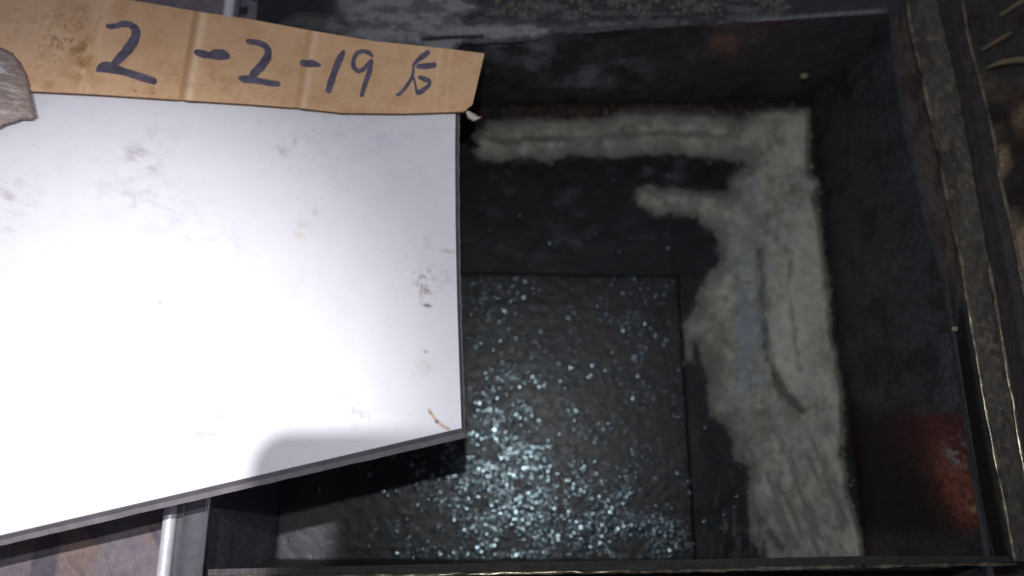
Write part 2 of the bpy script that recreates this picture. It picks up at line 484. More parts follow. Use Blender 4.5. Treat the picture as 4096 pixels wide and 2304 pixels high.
# front lip
def strip(pts_a, pts_b, za, zb, n, m, colf, bumpz=.001, seed=0):
    """sheet between two picture-traced edges lying at heights za and zb"""
    A = np.array(pts_a, float); Bb = np.array(pts_b, float)
    t = np.linspace(0, 1, n)
    def samp(Q):
        s = np.concatenate([[0], np.cumsum(np.hypot(*np.diff(Q, axis=0).T))]); s /= s[-1]
        return np.stack([np.interp(t, s, Q[:, 0]), np.interp(t, s, Q[:, 1])], -1)
    A3 = at(samp(A)[:, 0], samp(A)[:, 1], za); B3 = at(samp(Bb)[:, 0], samp(Bb)[:, 1], zb)
    w_ = np.linspace(0, 1, m)[None, :, None]
    P = A3[:, None] * (1 - w_) + B3[:, None] * w_
    P = P.copy(); P[..., 2] += bumpz * (fbm(P[..., 0] * 220, P[..., 1] * 220, 4, seed) - .5) * 2
    px, py = proj(P)
    return flip_to(grid_mesh(P, colf(px, py, P)), (0, 0, 1))

def col_lip(px, py, P):
    c = np.broadcast_to(np.array([.017, .015, .011]), P.shape).copy()
    n = fbm(px / 60, py / 14, 4, 91)
    c = mixc(c, (.011, .009, .008), smooth(.5, .7, n) * .8)
    c = mixc(c, (.075, .066, .07), smooth(1250, 1000, px) * .8)
    return c
lip_in = [(832, 2277), (1500, 2262), (2000, 2250), (2800, 2237), (3450, 2224), (4062, 2226)]
lip_out = [(832, 2312), (1500, 2305), (1900, 2296), (2700, 2287), (3300, 2271), (4062, 2256)]
lip = link("front_lip", strip(lip_in, lip_out, 0, 0, 220, 8, col_lip, .0006, 92), M['rim'], pit)
P3 = at([q[0] for q in lip_out], [q[1] - 2 for q in lip_out], 0.0)
link("lip_bead", tube_mesh(P3, .0014, 10, .9, 95, step=.0022), M['bead'], lip)
lo = [(x, y + 4) for x, y in lip_out]
lip_face = strip(lo, lo, -.001, -.042, 160, 4, lambda px, py, P: np.broadcast_to(np.array([.012, .011, .010]), P.shape), .0, 96)
link("lip_face", lip_face, M['rim'], lip)

# rim on the right: groove, bead, flat, valley, bead, outer strip
wall_top = [(x - 9, y) for x, y in [(3560, 0), (3575, 200), (3620, 500), (3700, 860), (3770, 1100), (3830, 1440), (3890, 1800), (3960, 2140), (3985, 2235)]]
beadA = [(3622, -20), (3640, 90), (3665, 200), (3690, 310), (3712, 420), (3738, 540), (3764, 660), (3800, 850), (3846, 1050), (3868, 1200), (3886, 1310),
         (3906, 1420), (3930, 1560), (3966, 1760), (4001, 1940), (4036, 2120), (4060, 2245)]
flatB = [(3742, -20), (3770, 100), (3800, 230), (3840, 400), (3875, 600), (3910, 800), (3955, 1050), (3985, 1230), (4006, 1350), (4030, 1500), (4060, 1660), (4105, 1940), (4150, 2245)]
beadB = [(3845, -20), (3868, 130), (3886, 200), (3902, 262), (3930, 370), (3947, 430), (3975, 560), (3990, 670), (4006, 745), (4032, 850), (4062, 985), (4082, 1085), (4100, 1190), (4200, 1700)]
def col_groove(px, py, P):
    c = np.broadcast_to(np.array([.052, .040, .030]), P.shape).copy()
    n = fbm(px / 25, py / 90, 4, 101)
    c = mixc(c, (.020, .012, .011), smooth(.45, .65, n) * .8)
    c = mixc(c, (.010, .009, .009), smooth(1080, 1250, py + 90 * (n - .5)))  # shadow in the groove towards the front, painted as near-black
    c = mixc(c, (.024, .025, .027), smooth(34, 2, line_dist(px, py, wall_top) + 26 * (n - .5)))
    return c
def z_tilt(px, py): return 0
G1 = strip(wall_top, beadA, 0, -.001, 220, 14, col_groove, .0006, 102)
# let the groove sink towards the front, where it reads black
co = np.empty(len(G1.vertices) * 3); G1.vertices.foreach_get("co", co); co = co.reshape(-1, 3)
px, py = proj(co)
d = line_dist(px, py, wall_top); d2 = line_dist(px, py, beadA)
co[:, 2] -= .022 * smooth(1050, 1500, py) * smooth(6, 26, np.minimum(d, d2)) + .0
G1.vertices.foreach_set("co", co.ravel()); G1.update()
link("wall_thickness", box_mesh(X1 - .0012, X1 + .0045, -.235, .272, -.06, -.0012, .0004), M['dark'], pit, smooth_shade=False)
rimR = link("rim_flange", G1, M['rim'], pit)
tag(rimR, "flange with two worn ridges beside the dirt ground")
P3 = at([q[0] for q in beadA], [q[1] for q in beadA], .0012)
link("flange_bead", tube_mesh(P3, .0016, 14, .5, 105, step=.003), M['bead'], rimR)
def col_flat(px, py, P):
    c = np.broadcast_to(np.array([.062, .055, .041]), P.shape).copy()
    n = fbm(px / 45, py / 130, 5, 111); n2 = fbm(px / 18, py / 22, 4, 113)
    c = mixc(c, (.025, .020, .017), smooth(.48, .68, n) * .7)
    c = mixc(c, (.17, .145, .09), smooth(.56, .75, n2) * .5)
    c = mixc(c, (.020, .017, .015), smooth(1700, 2100, py) * .6)
    return c
link("rim_flat", strip(beadA, flatB, 0, 0.0005, 260, 16, col_flat, .0010, 115), M['rim'], rimR)
P3 = at([q[0] for q in flatB[6:]], [q[1] for q in flatB[6:]], .001)
link("flange_bead", tube_mesh(P3, .0016, 14, .5, 117, step=.003), M['bead'], rimR)
def col_valley(px, py, P):
    c = np.broadcast_to(np.array([.026, .022, .021]), P.shape).copy()
    return mixc(c, (.05, .035, .03), smooth(.5, .7, fbm(px / 40, py / 80, 4, 121)) * .5)
V1 = strip(flatB, beadB, 0.0, -.002, 220, 12, col_valley, .0008, 122)
co = np.empty(len(V1.vertices) * 3); V1.vertices.foreach_get("co", co); co = co.reshape(-1, 3)
px, py = proj(co)
co[:, 2] -= .007 * smooth(5, 25, np.minimum(line_dist(px, py, flatB), line_dist(px, py, beadB)))
V1.vertices.foreach_set("co", co.ravel()); V1.update()
link("rim_valley", V1, M['rim'], rimR)
P3 = at([q[0] for q in beadB], [q[1] for q in beadB], -.001)
link("flange_bead", tube_mesh(P3, .0016, 14, .4, 125, step=.003), M['bead'], rimR)
bo = [(x + 6, y) for x, y in beadB]
link("rim_face", strip(bo, bo, -.003, -.05, 120, 4, lambda px, py, P: np.broadcast_to(np.array([.02, .016, .014]), P.shape), 0, 126), M['rim'], rimR)

# flange behind, dark with dust
u, v = np.meshgrid(np.linspace(-.255, .372, 380), np.linspace(0, 1, 60))
yb = yback(u)
P = np.stack([u, yb + v * .12, .0 + .0022 * (fbm(u * 120, v * 16, 4, 131) - .5) * smooth(0, .05, v)], -1)
px, py = proj(P)
n = fbm(px / 60, py / 18, 5, 133)
c = np.broadcast_to(np.array([.024, .026, .027]), P.shape).copy()
c = mixc(c, (.085, .088, .085), smooth(.42, .66, n) * smooth(3180, 3080, px) * smooth(1700, 1800, px) * .8)
c = mixc(c, (.13, .14, .145), smooth(14, 2, np.abs(py - (84 - (px - 3000) * .078))) * smooth(2950, 3050, px) * smooth(3570, 3500, px) * .9)  # edge highlight above the back wall, painted as a pale line
c = mixc(c, (.010, .010, .012), smooth(1340, 1280, px))  # left end lies in shadow, painted here as a dark tone
flange = link("back_flange", flip_to(grid_mesh(P, c), (0, 0, 1)), M['rim'], pit)

# ------------------------------------------------------------------ pale residue, dust
def crust(name, poly, z0, thick, box, step, colf, hf, rough=9, soft=16, seed=0, mat='residue', zmap=None):
    xs = np.arange(box[0], box[2], step); ys = np.arange(box[1], box[3], step)
    X, Y = np.meshgrid(xs, ys)
    s = sdist(X, Y, poly)
    rg = rough * (1 - .75 * smooth(3150, 3230, X)) if mat == 'residue' else rough
    s = s + rg * 2.2 * (fbm(X / 30, Y / 26, 5, seed, .58) - .5) + rg * 1.2 * (fbm(X / 110, Y / 110, 2, seed + 9) - .5)
    if mat == 'residue':
        s = np.minimum(s, 60 * (.66 - fbm(X / 30, Y / 36, 5, seed + 21, .6)) + 1.1 * np.maximum(s - 14, 0) + 400 * smooth(3030, 3080, X) + 60 * smooth(700, 560, Y))
    h = smooth(-2, soft, s)
    H = thick * h * hf(X, Y) + (.0018 if mat == 'residue' else .0009) * (fbm(X / 16, Y / 16, 4, seed + 3) - .5) * h
    keep = (s[:-1, :-1] > -4) | (s[1:, 1:] > -4) | (s[1:, :-1] > -4) | (s[:-1, 1:] > -4)
    P = at(X, Y, z0 + H - .0006)
    return link(name, flip_to(grid_mesh(P, colf(X, Y, s), keep), (0, 0, 1)), M[mat])

crack_shade = [(3040, 1000), (3050, 1150), (3052, 1260), (3062, 1350), (3078, 1440), (3112, 1530), (3150, 1590), (3215, 1640)]
crack2 = [(3165, 1040), (3160, 1150), (3175, 1290), (3188, 1390), (3205, 1480)]
streak = [(3000, 2010), (3040, 2080), (3090, 2140), (3125, 2195)]
gouge = [(1950, 545), (2000, 560), (2090, 555), (2180, 548)]
pit1 = [(2900, 1290), (2925, 1270)]
def h_res(X, Y):
    h = .55 + .35 * fbm(X / 130, Y / 130, 3, 141)
    lobe = blob(X, Y, 3160, 1330, 110, 330) + .6 * blob(X, Y, 3200, 700, 60, 300) + .5 * blob(X, Y, 3330, 1900, 70, 300) + .5 * blob(X, Y, 2500, 600 - 90, 500, 36)
    h = h + 1.15 * np.clip(lobe, 0, 1) * smooth(0, 20, X - np.interp(Y, [1000, 1150, 1350, 1440, 1530, 1620], [3045, 3054, 3064, 3082, 3112, 3170]) + 60 * (Y < 1000) + 60 * (Y > 1620))
    h = h - .8 * smooth(24 + 16 * fbm(X / 200, Y / 120, 2, 142), 3, line_dist(X, Y, crack_shade) + 22 * (fbm(X / 30, Y / 30, 3, 143) - .42)) - .35 * smooth(11, 3, line_dist(X, Y, crack2))
    h = h - .8 * smooth(20, 6, line_dist(X, Y, streak)) - .5 * smooth(14, 4, line_dist(X, Y, gouge)) - .6 * smooth(16, 5, line_dist(X, Y, [(2905, 1330), (2900, 1290), (2932, 1262)]))
    return np.clip(h, .05, 2.4)
def c_res(X, Y, s):
    c = np.broadcast_to(np.array([.385, .368, .30]), X.shape + (3,)).copy()
    c = mixc(c, (.27, .305, .315), np.clip(smooth(.42, .6, fbm(X / 120, Y / 150, 3, 151)) * .6 + blob(X, Y, 2990, 1300, 60, 330) * .8 + blob(X, Y, 2960, 730, 60, 60) * .8 + blob(X, Y, 3060, 2120, 60, 120) * .6, 0, 1))
    c = mixc(c, (.20, .195, .155), smooth(.42, .70, fbm(X / 60, Y / 60, 6, 153, .6)) * .8)
    c = mixc(c, (.22, .215, .17), smooth(.45, .68, fbm(X / 190, Y / 26, 5, 154, .6)) * blob(X, Y, 2500, 555, 700, 60) * .9)
    c = mixc(c, (.11, .108, .088), smooth(.57, .72, fbm(X / 24, Y / 24, 5, 162, .6)) * .7)
    c = mixc(c, (.20, .195, .155), smooth(.46, .70, fbm(X / 30, Y / 120, 5, 156, .6)) * blob(X, Y, 3120, 1900, 260, 420) * .7)
    c = mixc(c, (.56, .54, .47), smooth(.52, .76, fbm(X / 22, Y / 22, 4, 152)) * .35)
    c = mixc(c, (.54, .50, .40), blob(X, Y, 3180, 1320, 90, 270) * .75)
    c = mixc(c, (.165, .16, .13), np.clip(blob(X, Y, 3080, 930, 45, 80) + .6 * blob(X, Y, 2900, 1420, 60, 110) + .6 * blob(X, Y, 3040, 1640, 120, 60), 0, 1) * smooth(.35, .6, fbm(X / 25, Y / 25, 4, 155)))
    c = mixc(c, (.12, .12, .10), smooth(.5, .66, fbm(X / 55, Y / 16, 4, 157)) * blob(X, Y, 2350, 545, 500, 32) * .8)
    c = mixc(c, (.44, .425, .38), blob(X, Y, 3190, 520, 50, 90) * .6)
    nq = fbm(X / 40, Y / 40, 5, 165, .6)
    st = line_dist(X, Y, [(1970, 562), (2300, 552), (2700, 532), (2960, 548)]) + 34 * (fbm(X / 70, Y / 22, 4, 166) - .5)
    c = mixc(c, (.115, .115, .095), smooth(22, 4, st) * .75)
    c = mixc(c, (.15, .145, .115), np.clip(blob(X, Y, 2860, 1450, 80, 190) + .8 * blob(X, Y, 3045, 900, 38, 95) + .6 * blob(X, Y, 3080, 1680, 130, 50), 0, 1) * smooth(.32, .58, nq) * .9)
    dg = fbm((X - .42 * Y) / 22, (Y + .42 * X) / 190, 4, 167)
    c = mixc(c, (.16, .165, .145), smooth(.48, .66, dg) * smooth(1650, 1800, Y) * .8)
    c = mixc(c, (.50, .475, .385), np.clip(smooth(90, 10, np.abs(X - np.interp(Y, [440, 1000, 1600, 2240], [3190, 3240, 3320, 3400]))), 0, 1) * smooth(.30, .65, fbm(X / 60, Y / 90, 4, 168)) * .7)
    c = mixc(c, (.46, .445, .38), smooth(26, 6, np.abs(Y - (492 - (X - 2000) * .035)) + 20 * (nq - .5)) * smooth(3150, 3050, X) * .6)
    dk = np.clip(smooth(17 + 15 * smooth(1380, 1580, Y), 4, line_dist(X, Y, crack_shade) + 30 * (fbm(X / 20, Y / 30, 4, 144) - .47)) * .95 + .55 * smooth(15, 2, line_dist(X, Y, crack2) + 34 * (fbm(X / 20, Y / 30, 4, 145) - .42)) + smooth(17, 7, line_dist(X, Y, streak)) * smooth(.3, .5, fbm(X / 20, Y / 20, 3, 158)), 0, 1)
    c = mixc(c, (.05, .05, .047), dk * .8)  # crack and streak darks, with the lobe's shaded side painted in
    c = mixc(c, (.075, .077, .066), smooth(13, -3, s + 16 * (fbm(X / 40, Y / 40, 3, 160) - .5)) * .7)
    c = mixc(c, (.13, .13, .11), smooth(80, 5, s + 80 * (fbm(X / 60, Y / 60, 4, 163) - .45)) * smooth(3120, 3000, X) * .75)
    c = mixc(c, (.19, .215, .225), np.clip(blob(X, Y, 3000, 1150, 50, 420) + .8 * blob(X, Y, 2980, 2060, 90, 170), 0, 1) * smooth(.3, .6, fbm(X / 70, Y / 110, 4, 164)) * .7)
    # streaks of tar drawn through the front end
    c = mixc(c, (.03, .03, .032), smooth(.55, .68, fbm(X / 14, Y / 110, 3, 159)) * blob(X, Y, 3030, 2180, 55, 90))
    return c
res = crust("grey_residue", poly, FLOOR, .0046, (1860, 400, 3480, 2252), 6, c_res, h_res, 9, 11, 161)
tag(res, "pale grey crusty residue in an L shape along two walls of the pit", kind="stuff")

dpoly = [(1330, -60), (1345, 40), (1385, 90), (1330, 60), (1180, 60), (1120, 95), (1500, 180), (1760, 250), (1850, 165), (2030, 160), (2180, 148), (2230, 124), (2400, 110), (2700, 92), (2690, 78), (2400, 84), (2240, 96), (2010, 84),
         (1880, 92), (1830, 60), (1930, 30), (1860, 0), (1800, -60)]
def c_dust(X, Y, s):
    c = np.broadcast_to(np.array([.185, .190, .196]), X.shape + (3,)).copy()
    c = mixc(c, (.075, .080, .074), smooth(.48, .66, fbm(X / 60, Y / 34, 5, 171)) * .8)
    c = mixc(c, (.05, .055, .05), smooth(1500, 1250, X) * .8)
    c = mixc(c, (.045, .047, .05), smooth(26, 0, s + 26 * (fbm(X / 30, Y / 18, 4, 177) - .5)) * .85)
    c = mixc(c, (.02, .02, .02), smooth(12, 4, line_dist(X, Y, [(1690, 158), (1790, 150), (1930, 146)])))
    return c
d = crust("settled_dust", dpoly, .0012, .0035, (1090, -70, 2740, 262), 5, c_dust, lambda X, Y: .6 + .5 * fbm(X / 50, Y / 40, 3, 173), 12, 14, 175, 'dust')
tag(d, "pale grey dust spread over the back flange above the cardboard", kind="stuff")

def edge_crumbs(n, seed):
    rs = random.Random(seed); bm = bmesh.new(); got = 0
    P_ = poly + [poly[0]]
    L_ = [math.dist(a, b) for a, b in zip(P_, P_[1:])]
    while got < n:
        k = rs.choices(range(len(L_)), L_)[0]
        t = rs.random(); a, b = P_[k], P_[k + 1]
        X = a[0] + (b[0] - a[0]) * t + rs.gauss(0, 13); Y = a[1] + (b[1] - a[1]) * t + rs.gauss(0, 13)
        if Y > 2225: continue
        r = .0004 + .0018 * rs.random() ** 3
        p = at(X, Y, FLOOR + .0006)
        g = bmesh.ops.create_icosphere(bm, subdivisions=1, radius=r)
        for v in g['verts']:
            v.co *= rs.uniform(.65, 1.3); v.co.z *= .7; v.co += Vector(p)
        got += 1
    me = bpy.data.meshes.new("crumbs"); bm.to_mesh(me); bm.free(); return me
M['crumbG'] = material("grey_crumbs", base=(.25, .24, .20), attr=False, rough=.95, vary=.5, vscale=160, second=(.06, .06, .055), sscale=110, samount=.9)
tag(link("residue_crumbs", edge_crumbs(520, 12), M['crumbG'], smooth_shade=False), "grey crumbs broken off along the edges of the pale residue", kind="stuff")

# lumpy grit row on the back flange and reddish crumbs below the back wall
def crumbs(n, xr, yr, z, r0, r1, seed):
    rs = random.Random(seed)
    bm = bmesh.new()
    for i in range(n):
        X = rs.uniform(*xr); Y = rs.gauss(sum(yr) / 2, (yr[1] - yr[0]) / 3.2)
        r = r0 + (r1 - r0) * rs.random() ** 2
        p = at(X, Y, z(X, Y) if callable(z) else z)
        g = bmesh.ops.create_icosphere(bm, subdivisions=1, radius=r)
        for v in g['verts']:
            v.co *= rs.uniform(.7, 1.25)
            v.co.z *= .6
            v.co += Vector(p)
    me = bpy.data.meshes.new("crumbs"); bm.to_mesh(me); bm.free()
    return me
M['crumbY'] = material("pale_crumbs", base=(.085, .082, .062), attr=False, rough=.9, vary=.6, vscale=180, second=(.05, .055, .05), sscale=120)
M['crumbR'] = material("red_crumbs", base=(.085, .046, .034), attr=False, rough=.8, vary=.6, vscale=180, second=(.03, .02, .018), sscale=120)
tag(link("flange_grit", crumbs(230, (1980, 3160), (-25, 60), .000, .0008, .0038, 5), M['crumbY'], smooth_shade=False), "pale crumbs scattered along the dark back flange at the top", kind="stuff")
tag(link("rusty_crumbs", crumbs(500, (2010, 3110), (425, 482), FLOOR + .001, .0005, .0022, 6), M['crumbR'], smooth_shade=False), "reddish crumbs along the foot of the back wall", kind="stuff")

# ------------------------------------------------------------------ rusty plate at the left with a raised ledge under the board
u, v = np.meshgrid(np.linspace(-.62, -.262, 300), np.linspace(-.42, .42, 420))
P = np.stack([u, v, -.030 + .0016 * (fbm(u * 50, v * 50, 4, 181) - .5)], -1)
n = fbm(u * 26 + v * 8, v * 26, 5, 183); n2 = fbm((u * 60 + v * 55), v * 22, 4, 185)
c = np.broadcast_to(np.array([.150, .125, .140]), P.shape).copy()
c = mixc(c, (.175, .12, .09), smooth(.48, .62, n) * .7)
c = mixc(c, (.065, .06, .10), smooth(.54, .66, n2) * smooth(.40, .6, n) * .9)
c = mixc(c, (.034, .032, .048), (smooth(-.425, -.42, u) * smooth(-.372, -.377, u) * .0) + smooth(.012, .009, np.abs(u + .375)) * .55)
pl = thing("rusty_plate", (-.44, 0, -.03), "mottled brown and mauve metal plate beside the bright rim rod at lower left", "plate")
link("plate_sheet", flip_to(grid_mesh(P, c), (0, 0, 1)), M['rust'], pl)
link("ledge", box_mesh(-.62, -.50, -.30, .35, -.029, .0415, .003), M['steel'], pl)

# ------------------------------------------------------------------ white board
ZB = .050
right = [(1822, 415), (1820, 600), (1822, 900), (1828, 1200), (1838, 1500), (1846, 1712)]
def right_x(t):
    return np.interp(t, [0, .143, .374, .605, .836, 1], [q[0] for q in right])
a, b = np.meshgrid(np.linspace(0, 1, 420), np.linspace(0, 1, 330))
# corner points, left end lies outside the picture
TLy, TRy = 170, 415
BLx, BLy = -640, 1712 + (1846 + 640) * .2325
lx = -640 + 0 * b
rx_ = right_x(b)
X = lx + (rx_ - lx) * a
ytop = TLy + (TRy - TLy) * a
ybot = BLy + (1712 - BLy) * a
Y = ytop + (ybot - ytop) * b
bump_z = .0006 * np.sin(a * 3.1) * np.sin(b * 3.1)
Pb = at(X, Y, ZB + bump_z)
c = np.broadcast_to(np.array([.64, .63, .65]), Pb.shape).copy()
st1 = .6 * fbm((X + Y * .8) / 60, (Y - X * .35) / 20, 5, 201, .62) + .4 * fbm(X / 38, Y / 34, 4, 202)
st2 = fbm(X / 17, Y / 17, 4, 203, .6)
def stain(cx, cy, rx, ry, ang, col, amt, nz, lo, hi):
    global c
    c = mixc(c, col, np.clip(blob(X, Y, cx, cy, rx, ry, ang) * amt * smooth(lo - .08, hi + .05, nz), 0, 1))
stain(565, 635, 75, 45, .5, (.36, .32, .31), 1.2, st1, .50, .70)
stain(660, 545, 90, 40, .3, (.50, .48, .50), .8, st1, .50, .72)
stain(330, 430, 220, 60, .2, (.60, .60, .64), .8, st1, .5, .72)
stain(560, 760, 90, 90, .4, (.52, .48, .50), .8, st1, .5, .7)
stain(40, 820, 90, 110, .4, (.45, .42, .42), .9, st1, .5, .7)
stain(830, 1730, 130, 140, .2, (.40, .355, .42), .9, st1, .33, .72)
stain(1050, 1230, 190, 110, .2, (.62, .58, .50), .5, st1, .35, .7)
stain(1310, 1600, 120, 80, .3, (.50, .48, .50), .9, st2, .55, .70)
stain(1420, 1650, 60, 40, .6, (.45, .42, .42), .9, st2, .52, .68)
stain(1700, 1130, 36, 60, 0, (.33, .31, .30), 1.2, st2, .52, .66)
stain(1760, 1110, 60, 50, .2, (.50, .47, .47), .8, st2, .42, .66)
stain(1709, 1222, 16, 7, .2, (.16, .15, .10), 1.2, st2, .1, .2)
stain(1705, 1160, 16, 18, .2, (.30, .20, .14), 1.0, st2, .3, .5)
stain(1705, 1470, 34, 34, .2, (.50, .46, .40), .8, st2, .25, .6)
stain(1703, 1407, 8, 7, .2, (.30, .28, .27), 1, st2, .1, .2)
stain(1130, 600, 30, 30, .6, (.42, .42, .42), .8, st1, .5, .65)
stain(700, 900, 520, 160, .5, (.52, .51, .54), .55, st1, .5, .7)
stain(1400, 560, 380, 160, .1, (.50, .51, .55), .6, st1, .48, .75)
stain(1330, 420, 60, 26, .1, (.30, .27, .24), .9, st2, .45, .7)
stain(1180, 560, 9, 26, .1, (.42, .42, .44), .7, st2, .3, .6)
stain(1260, 850, 12, 20, .1, (.44, .44, .46), .7, st2, .3, .6)
stain(640, 1210, 8, 7, 0, (.3, .3, .3), .9, st2, .1, .3)
stain(1215, 920, 40, 40, .6, (.55, .47, .38), .7, st1, .45, .65)
stain(1700, 965, 40, 30, .3, (.55, .53, .53), .8, st1, .5, .65)
stain(1790, 1005, 26, 8, .2, (.42, .36, .30), .8, st1, .3, .6)
c = mixc(c, (.40, .385, .38), smooth(.77, .83, fbm(X / 8, Y / 8, 3, 207)) * .35)
sm = line_dist(X, Y, [(1716, 1640), (1745, 1682), (1768, 1702), (1797, 1718)])
c = mixc(c, (.44, .27, .12), smooth(9, 3, sm) * .9)
c = mixc(c, (.06, .045, .035), smooth(12, 4, np.hypot(X - 1747, Y - 1686)) * .9 + smooth(9, 4, np.hypot(X - 1722, Y - 1652)) * .6)
board = thing("white_board", tuple(at(600, 1100, ZB - .008)), "large white board with smudges laid over the pit under the cardboard strip", "board")
link("board_face", flip_to(grid_mesh(Pb, c), (0, 0, 1)), M['board'], board)
# edge: outline of the face, stepped outwards and down
ol = [(-640, TLy)] + [(x, y) for x, y in right] + [(-640, BLy)]
def dense(Q, k):
    out = []
    for (x0, y0), (x1, y1) in zip(Q, Q[1:] + Q[:1]):
        for i in range(k):
            out.append((x0 + (x1 - x0) * i / k, y0 + (y1 - y0) * i / k))
    return out
rings = []
for dx, dy, dz in ((0, 0, 0.0), (3, 4, -.0006), (10, 20, -.0045), (18, 42, -.0062), (18, 42, -.0085)):
    q = [(-640, TLy), (1822 + dx, 415)] + [(x + dx, y) for x, y in right[1:-1]] + [(1846 + dx, 1712 + dy - dx * .2), (-640, BLy + dy)]
    q = np.array(dense(q, 60))
    if dy > 4:
        q = q + 5.0 * np.stack([fbm(q[:, 1] / 40, q[:, 0] / 400, 4, 211) - .5, fbm(q[:, 0] / 40, q[:, 1] / 400, 4, 213) - .5], -1) * (q[:, :1] > -600)
    rings.append(at(q[:, 0], q[:, 1], ZB + dz))
n = len(rings[0]); V = np.concatenate(rings)
faces = [(k * n + i, k * n + (i + 1) % n, (k + 1) * n + (i + 1) % n, (k + 1) * n + i) for k in range(len(rings) - 1) for i in range(n)]
faces.append(tuple((len(rings) - 1) * n + i for i in range(n)))
me = mesh_from(V, faces)
bm = bmesh.new(); bm.from_mesh(me); bmesh.ops.recalc_face_normals(bm, faces=bm.faces); bm.to_mesh(me); bm.free()
link("board_edge", me, M['edge'], board, smooth_shade=False)

# ------------------------------------------------------------------ cardboard strip with writing
ZC = .0545
top_e = [(-640, -160), (0, -62), (525, 0), (790, 46), (1000, 77), (1244, 122), (1500, 165), (1800, 196), (1938, 214)]
bot_e = [(-640, 322), (0, 356), (128, 365), (364, 376), (704, 398), (1000, 417), (1190, 431), (1364, 451), (1621, 454), (1828, 447), (1862, 446), (1884, 442)]
def samp_edge(Q, t):
    Q = np.array(Q, float)
    s = np.concatenate([[0], np.cumsum(np.hypot(*np.diff(Q, axis=0).T))]); s /= s[-1]
    return np.interp(t, s, Q[:, 0]), np.interp(t, s, Q[:, 1])
def crease(X, Y, x0, y0, x1, y1):
    """signed distance in picture pixels across a fold running from top to bottom"""
    L_ = math.hypot(x1 - x0, y1 - y0)
    return ((X - x0) * (y1 - y0) - (Y - y0) * (x1 - x0)) / L_
def card_h(X, Y):
    X = np.asarray(X, float); Y = np.asarray(Y, float)
    d0 = crease(X, Y, 408, 0, 331, 364); d1 = crease(X, Y, 791, 54, 733, 389); d2 = crease(X, Y, 1244, 124, 1195, 422)
    d3 = crease(X, Y, 1690, 180, 1635, 448); d4 = crease(X, Y, 1800, 195, 1775, 444)
    h = .0006 * np.exp(-(d0 / 60) ** 2) - .0006 * np.exp(-((d0 + 5) / 9) ** 2)
    h += -.0022 * np.exp(-((d1 + 6) / 14) ** 2) + .0012 * np.exp(-((d1 - 28) / 34) ** 2)
    h += -.0017 * np.exp(-((d2 + 4) / 14) ** 2) + .0011 * np.exp(-((d2 - 28) / 34) ** 2)
    h += -.0006 * np.exp(-(d3 / 9) ** 2) - .0005 * np.exp(-(d4 / 9) ** 2)
    h += .0006 * (fbm(X / 160, Y / 160, 3, 221) - .5)
    return ZC + h
a, b = np.meshgrid(np.linspace(0, 1, 620), np.linspace(0, 1, 110))
ta, tb = samp_edge(top_e, a); ba, bb = samp_edge(bot_e, a)
# right end: slightly rounded lower corner
X = ta + (ba - ta) * b; Y = tb + (bb - tb) * b
X = X - 20 * smooth(.985, 1, a) * smooth(.88, 1, b)
Pc = at(X, Y, card_h(X, Y))
c = np.broadcast_to(np.array([.56, .355, .20]), Pc.shape).copy()
nz = fbm(X / 60, Y / 40, 5, 231); nf = fbm((X + Y) / 22, (Y - X * .8) / 90, 4, 233)
c = mixc(c, (.62, .43, .27), smooth(700, 100, X) * .55)
c = mixc(c, (.46, .265, .135), smooth(.42, .7, nz) * .5)
c = mixc(c, (.50, .31, .165), smooth(.5, .62, fbm(X / 260, Y / 7, 3, 235)) * .12)
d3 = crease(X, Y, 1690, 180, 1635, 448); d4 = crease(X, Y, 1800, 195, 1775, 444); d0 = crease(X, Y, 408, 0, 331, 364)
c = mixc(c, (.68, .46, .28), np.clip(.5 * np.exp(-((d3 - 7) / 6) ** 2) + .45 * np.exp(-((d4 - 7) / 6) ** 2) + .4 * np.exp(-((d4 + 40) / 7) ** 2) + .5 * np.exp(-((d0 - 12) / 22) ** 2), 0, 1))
c = mixc(c, (.31, .18, .06), np.clip(blob(X, Y, 325, 215, 40, 60, .3) * smooth(.42, .62, nf) * 1.1 + .75 * blob(X, Y, 330, 280, 55, 45) * smooth(.3, .6, nz) + .5 * blob(X, Y, 200, 340, 30, 20), 0, 1))
c = mixc(c, (.36, .225, .13), np.clip(blob(X, Y, 345, 50, 60, 30, .6) * smooth(.48, .62, nf), 0, 1) * .8)
c = mixc(c, (.42, .25, .12), np.clip(.8 * blob(X, Y, 890, 280, 60, 50) * smooth(.35, .65, nz) + .5 * blob(X, Y, 1250, 400, 50, 30) + .5 * blob(X, Y, 1440, 160, 60, 20), 0, 1))
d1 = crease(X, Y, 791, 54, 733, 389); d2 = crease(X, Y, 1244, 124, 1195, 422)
c = mixc(c, (.36, .19, .095), np.exp(-((d1 + 9) / 11) ** 2) * .95)  # crease bands: crushed liner discolour, with fold shading painted in
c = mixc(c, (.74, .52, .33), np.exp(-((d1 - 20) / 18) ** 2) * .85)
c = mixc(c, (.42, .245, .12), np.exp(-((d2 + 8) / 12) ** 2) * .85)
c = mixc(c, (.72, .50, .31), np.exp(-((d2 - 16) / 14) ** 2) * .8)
c = mixc(c, (.20, .115, .06), np.clip(smooth(.57, .66, fbm(X / 13, Y / 13, 3, 237)) * (.22 * blob(X, Y, 620, 330, 300, 60) + .2 * blob(X, Y, 1050, 370, 200, 50) + .6 * blob(X, Y, 250, 150, 110, 110)), 0, 1))
c = mixc(c, (.12, .08, .07), np.clip(smooth(7, 3, np.hypot(X - 540, Y - 364)) + smooth(2.5, 1, np.abs(Y - 372)) * smooth(14, 8, np.abs(X - 612)), 0, 1) * .7)
card = thing("cardboard_strip", tuple(at(900, 230, ZB + .001)), "creased brown cardboard strip with handwritten 2-2-19 laid along the white board", "cardboard")
link("cardboard_face", flip_to(grid_mesh(Pc, c), (0, 0, 1)), M['card'], card)
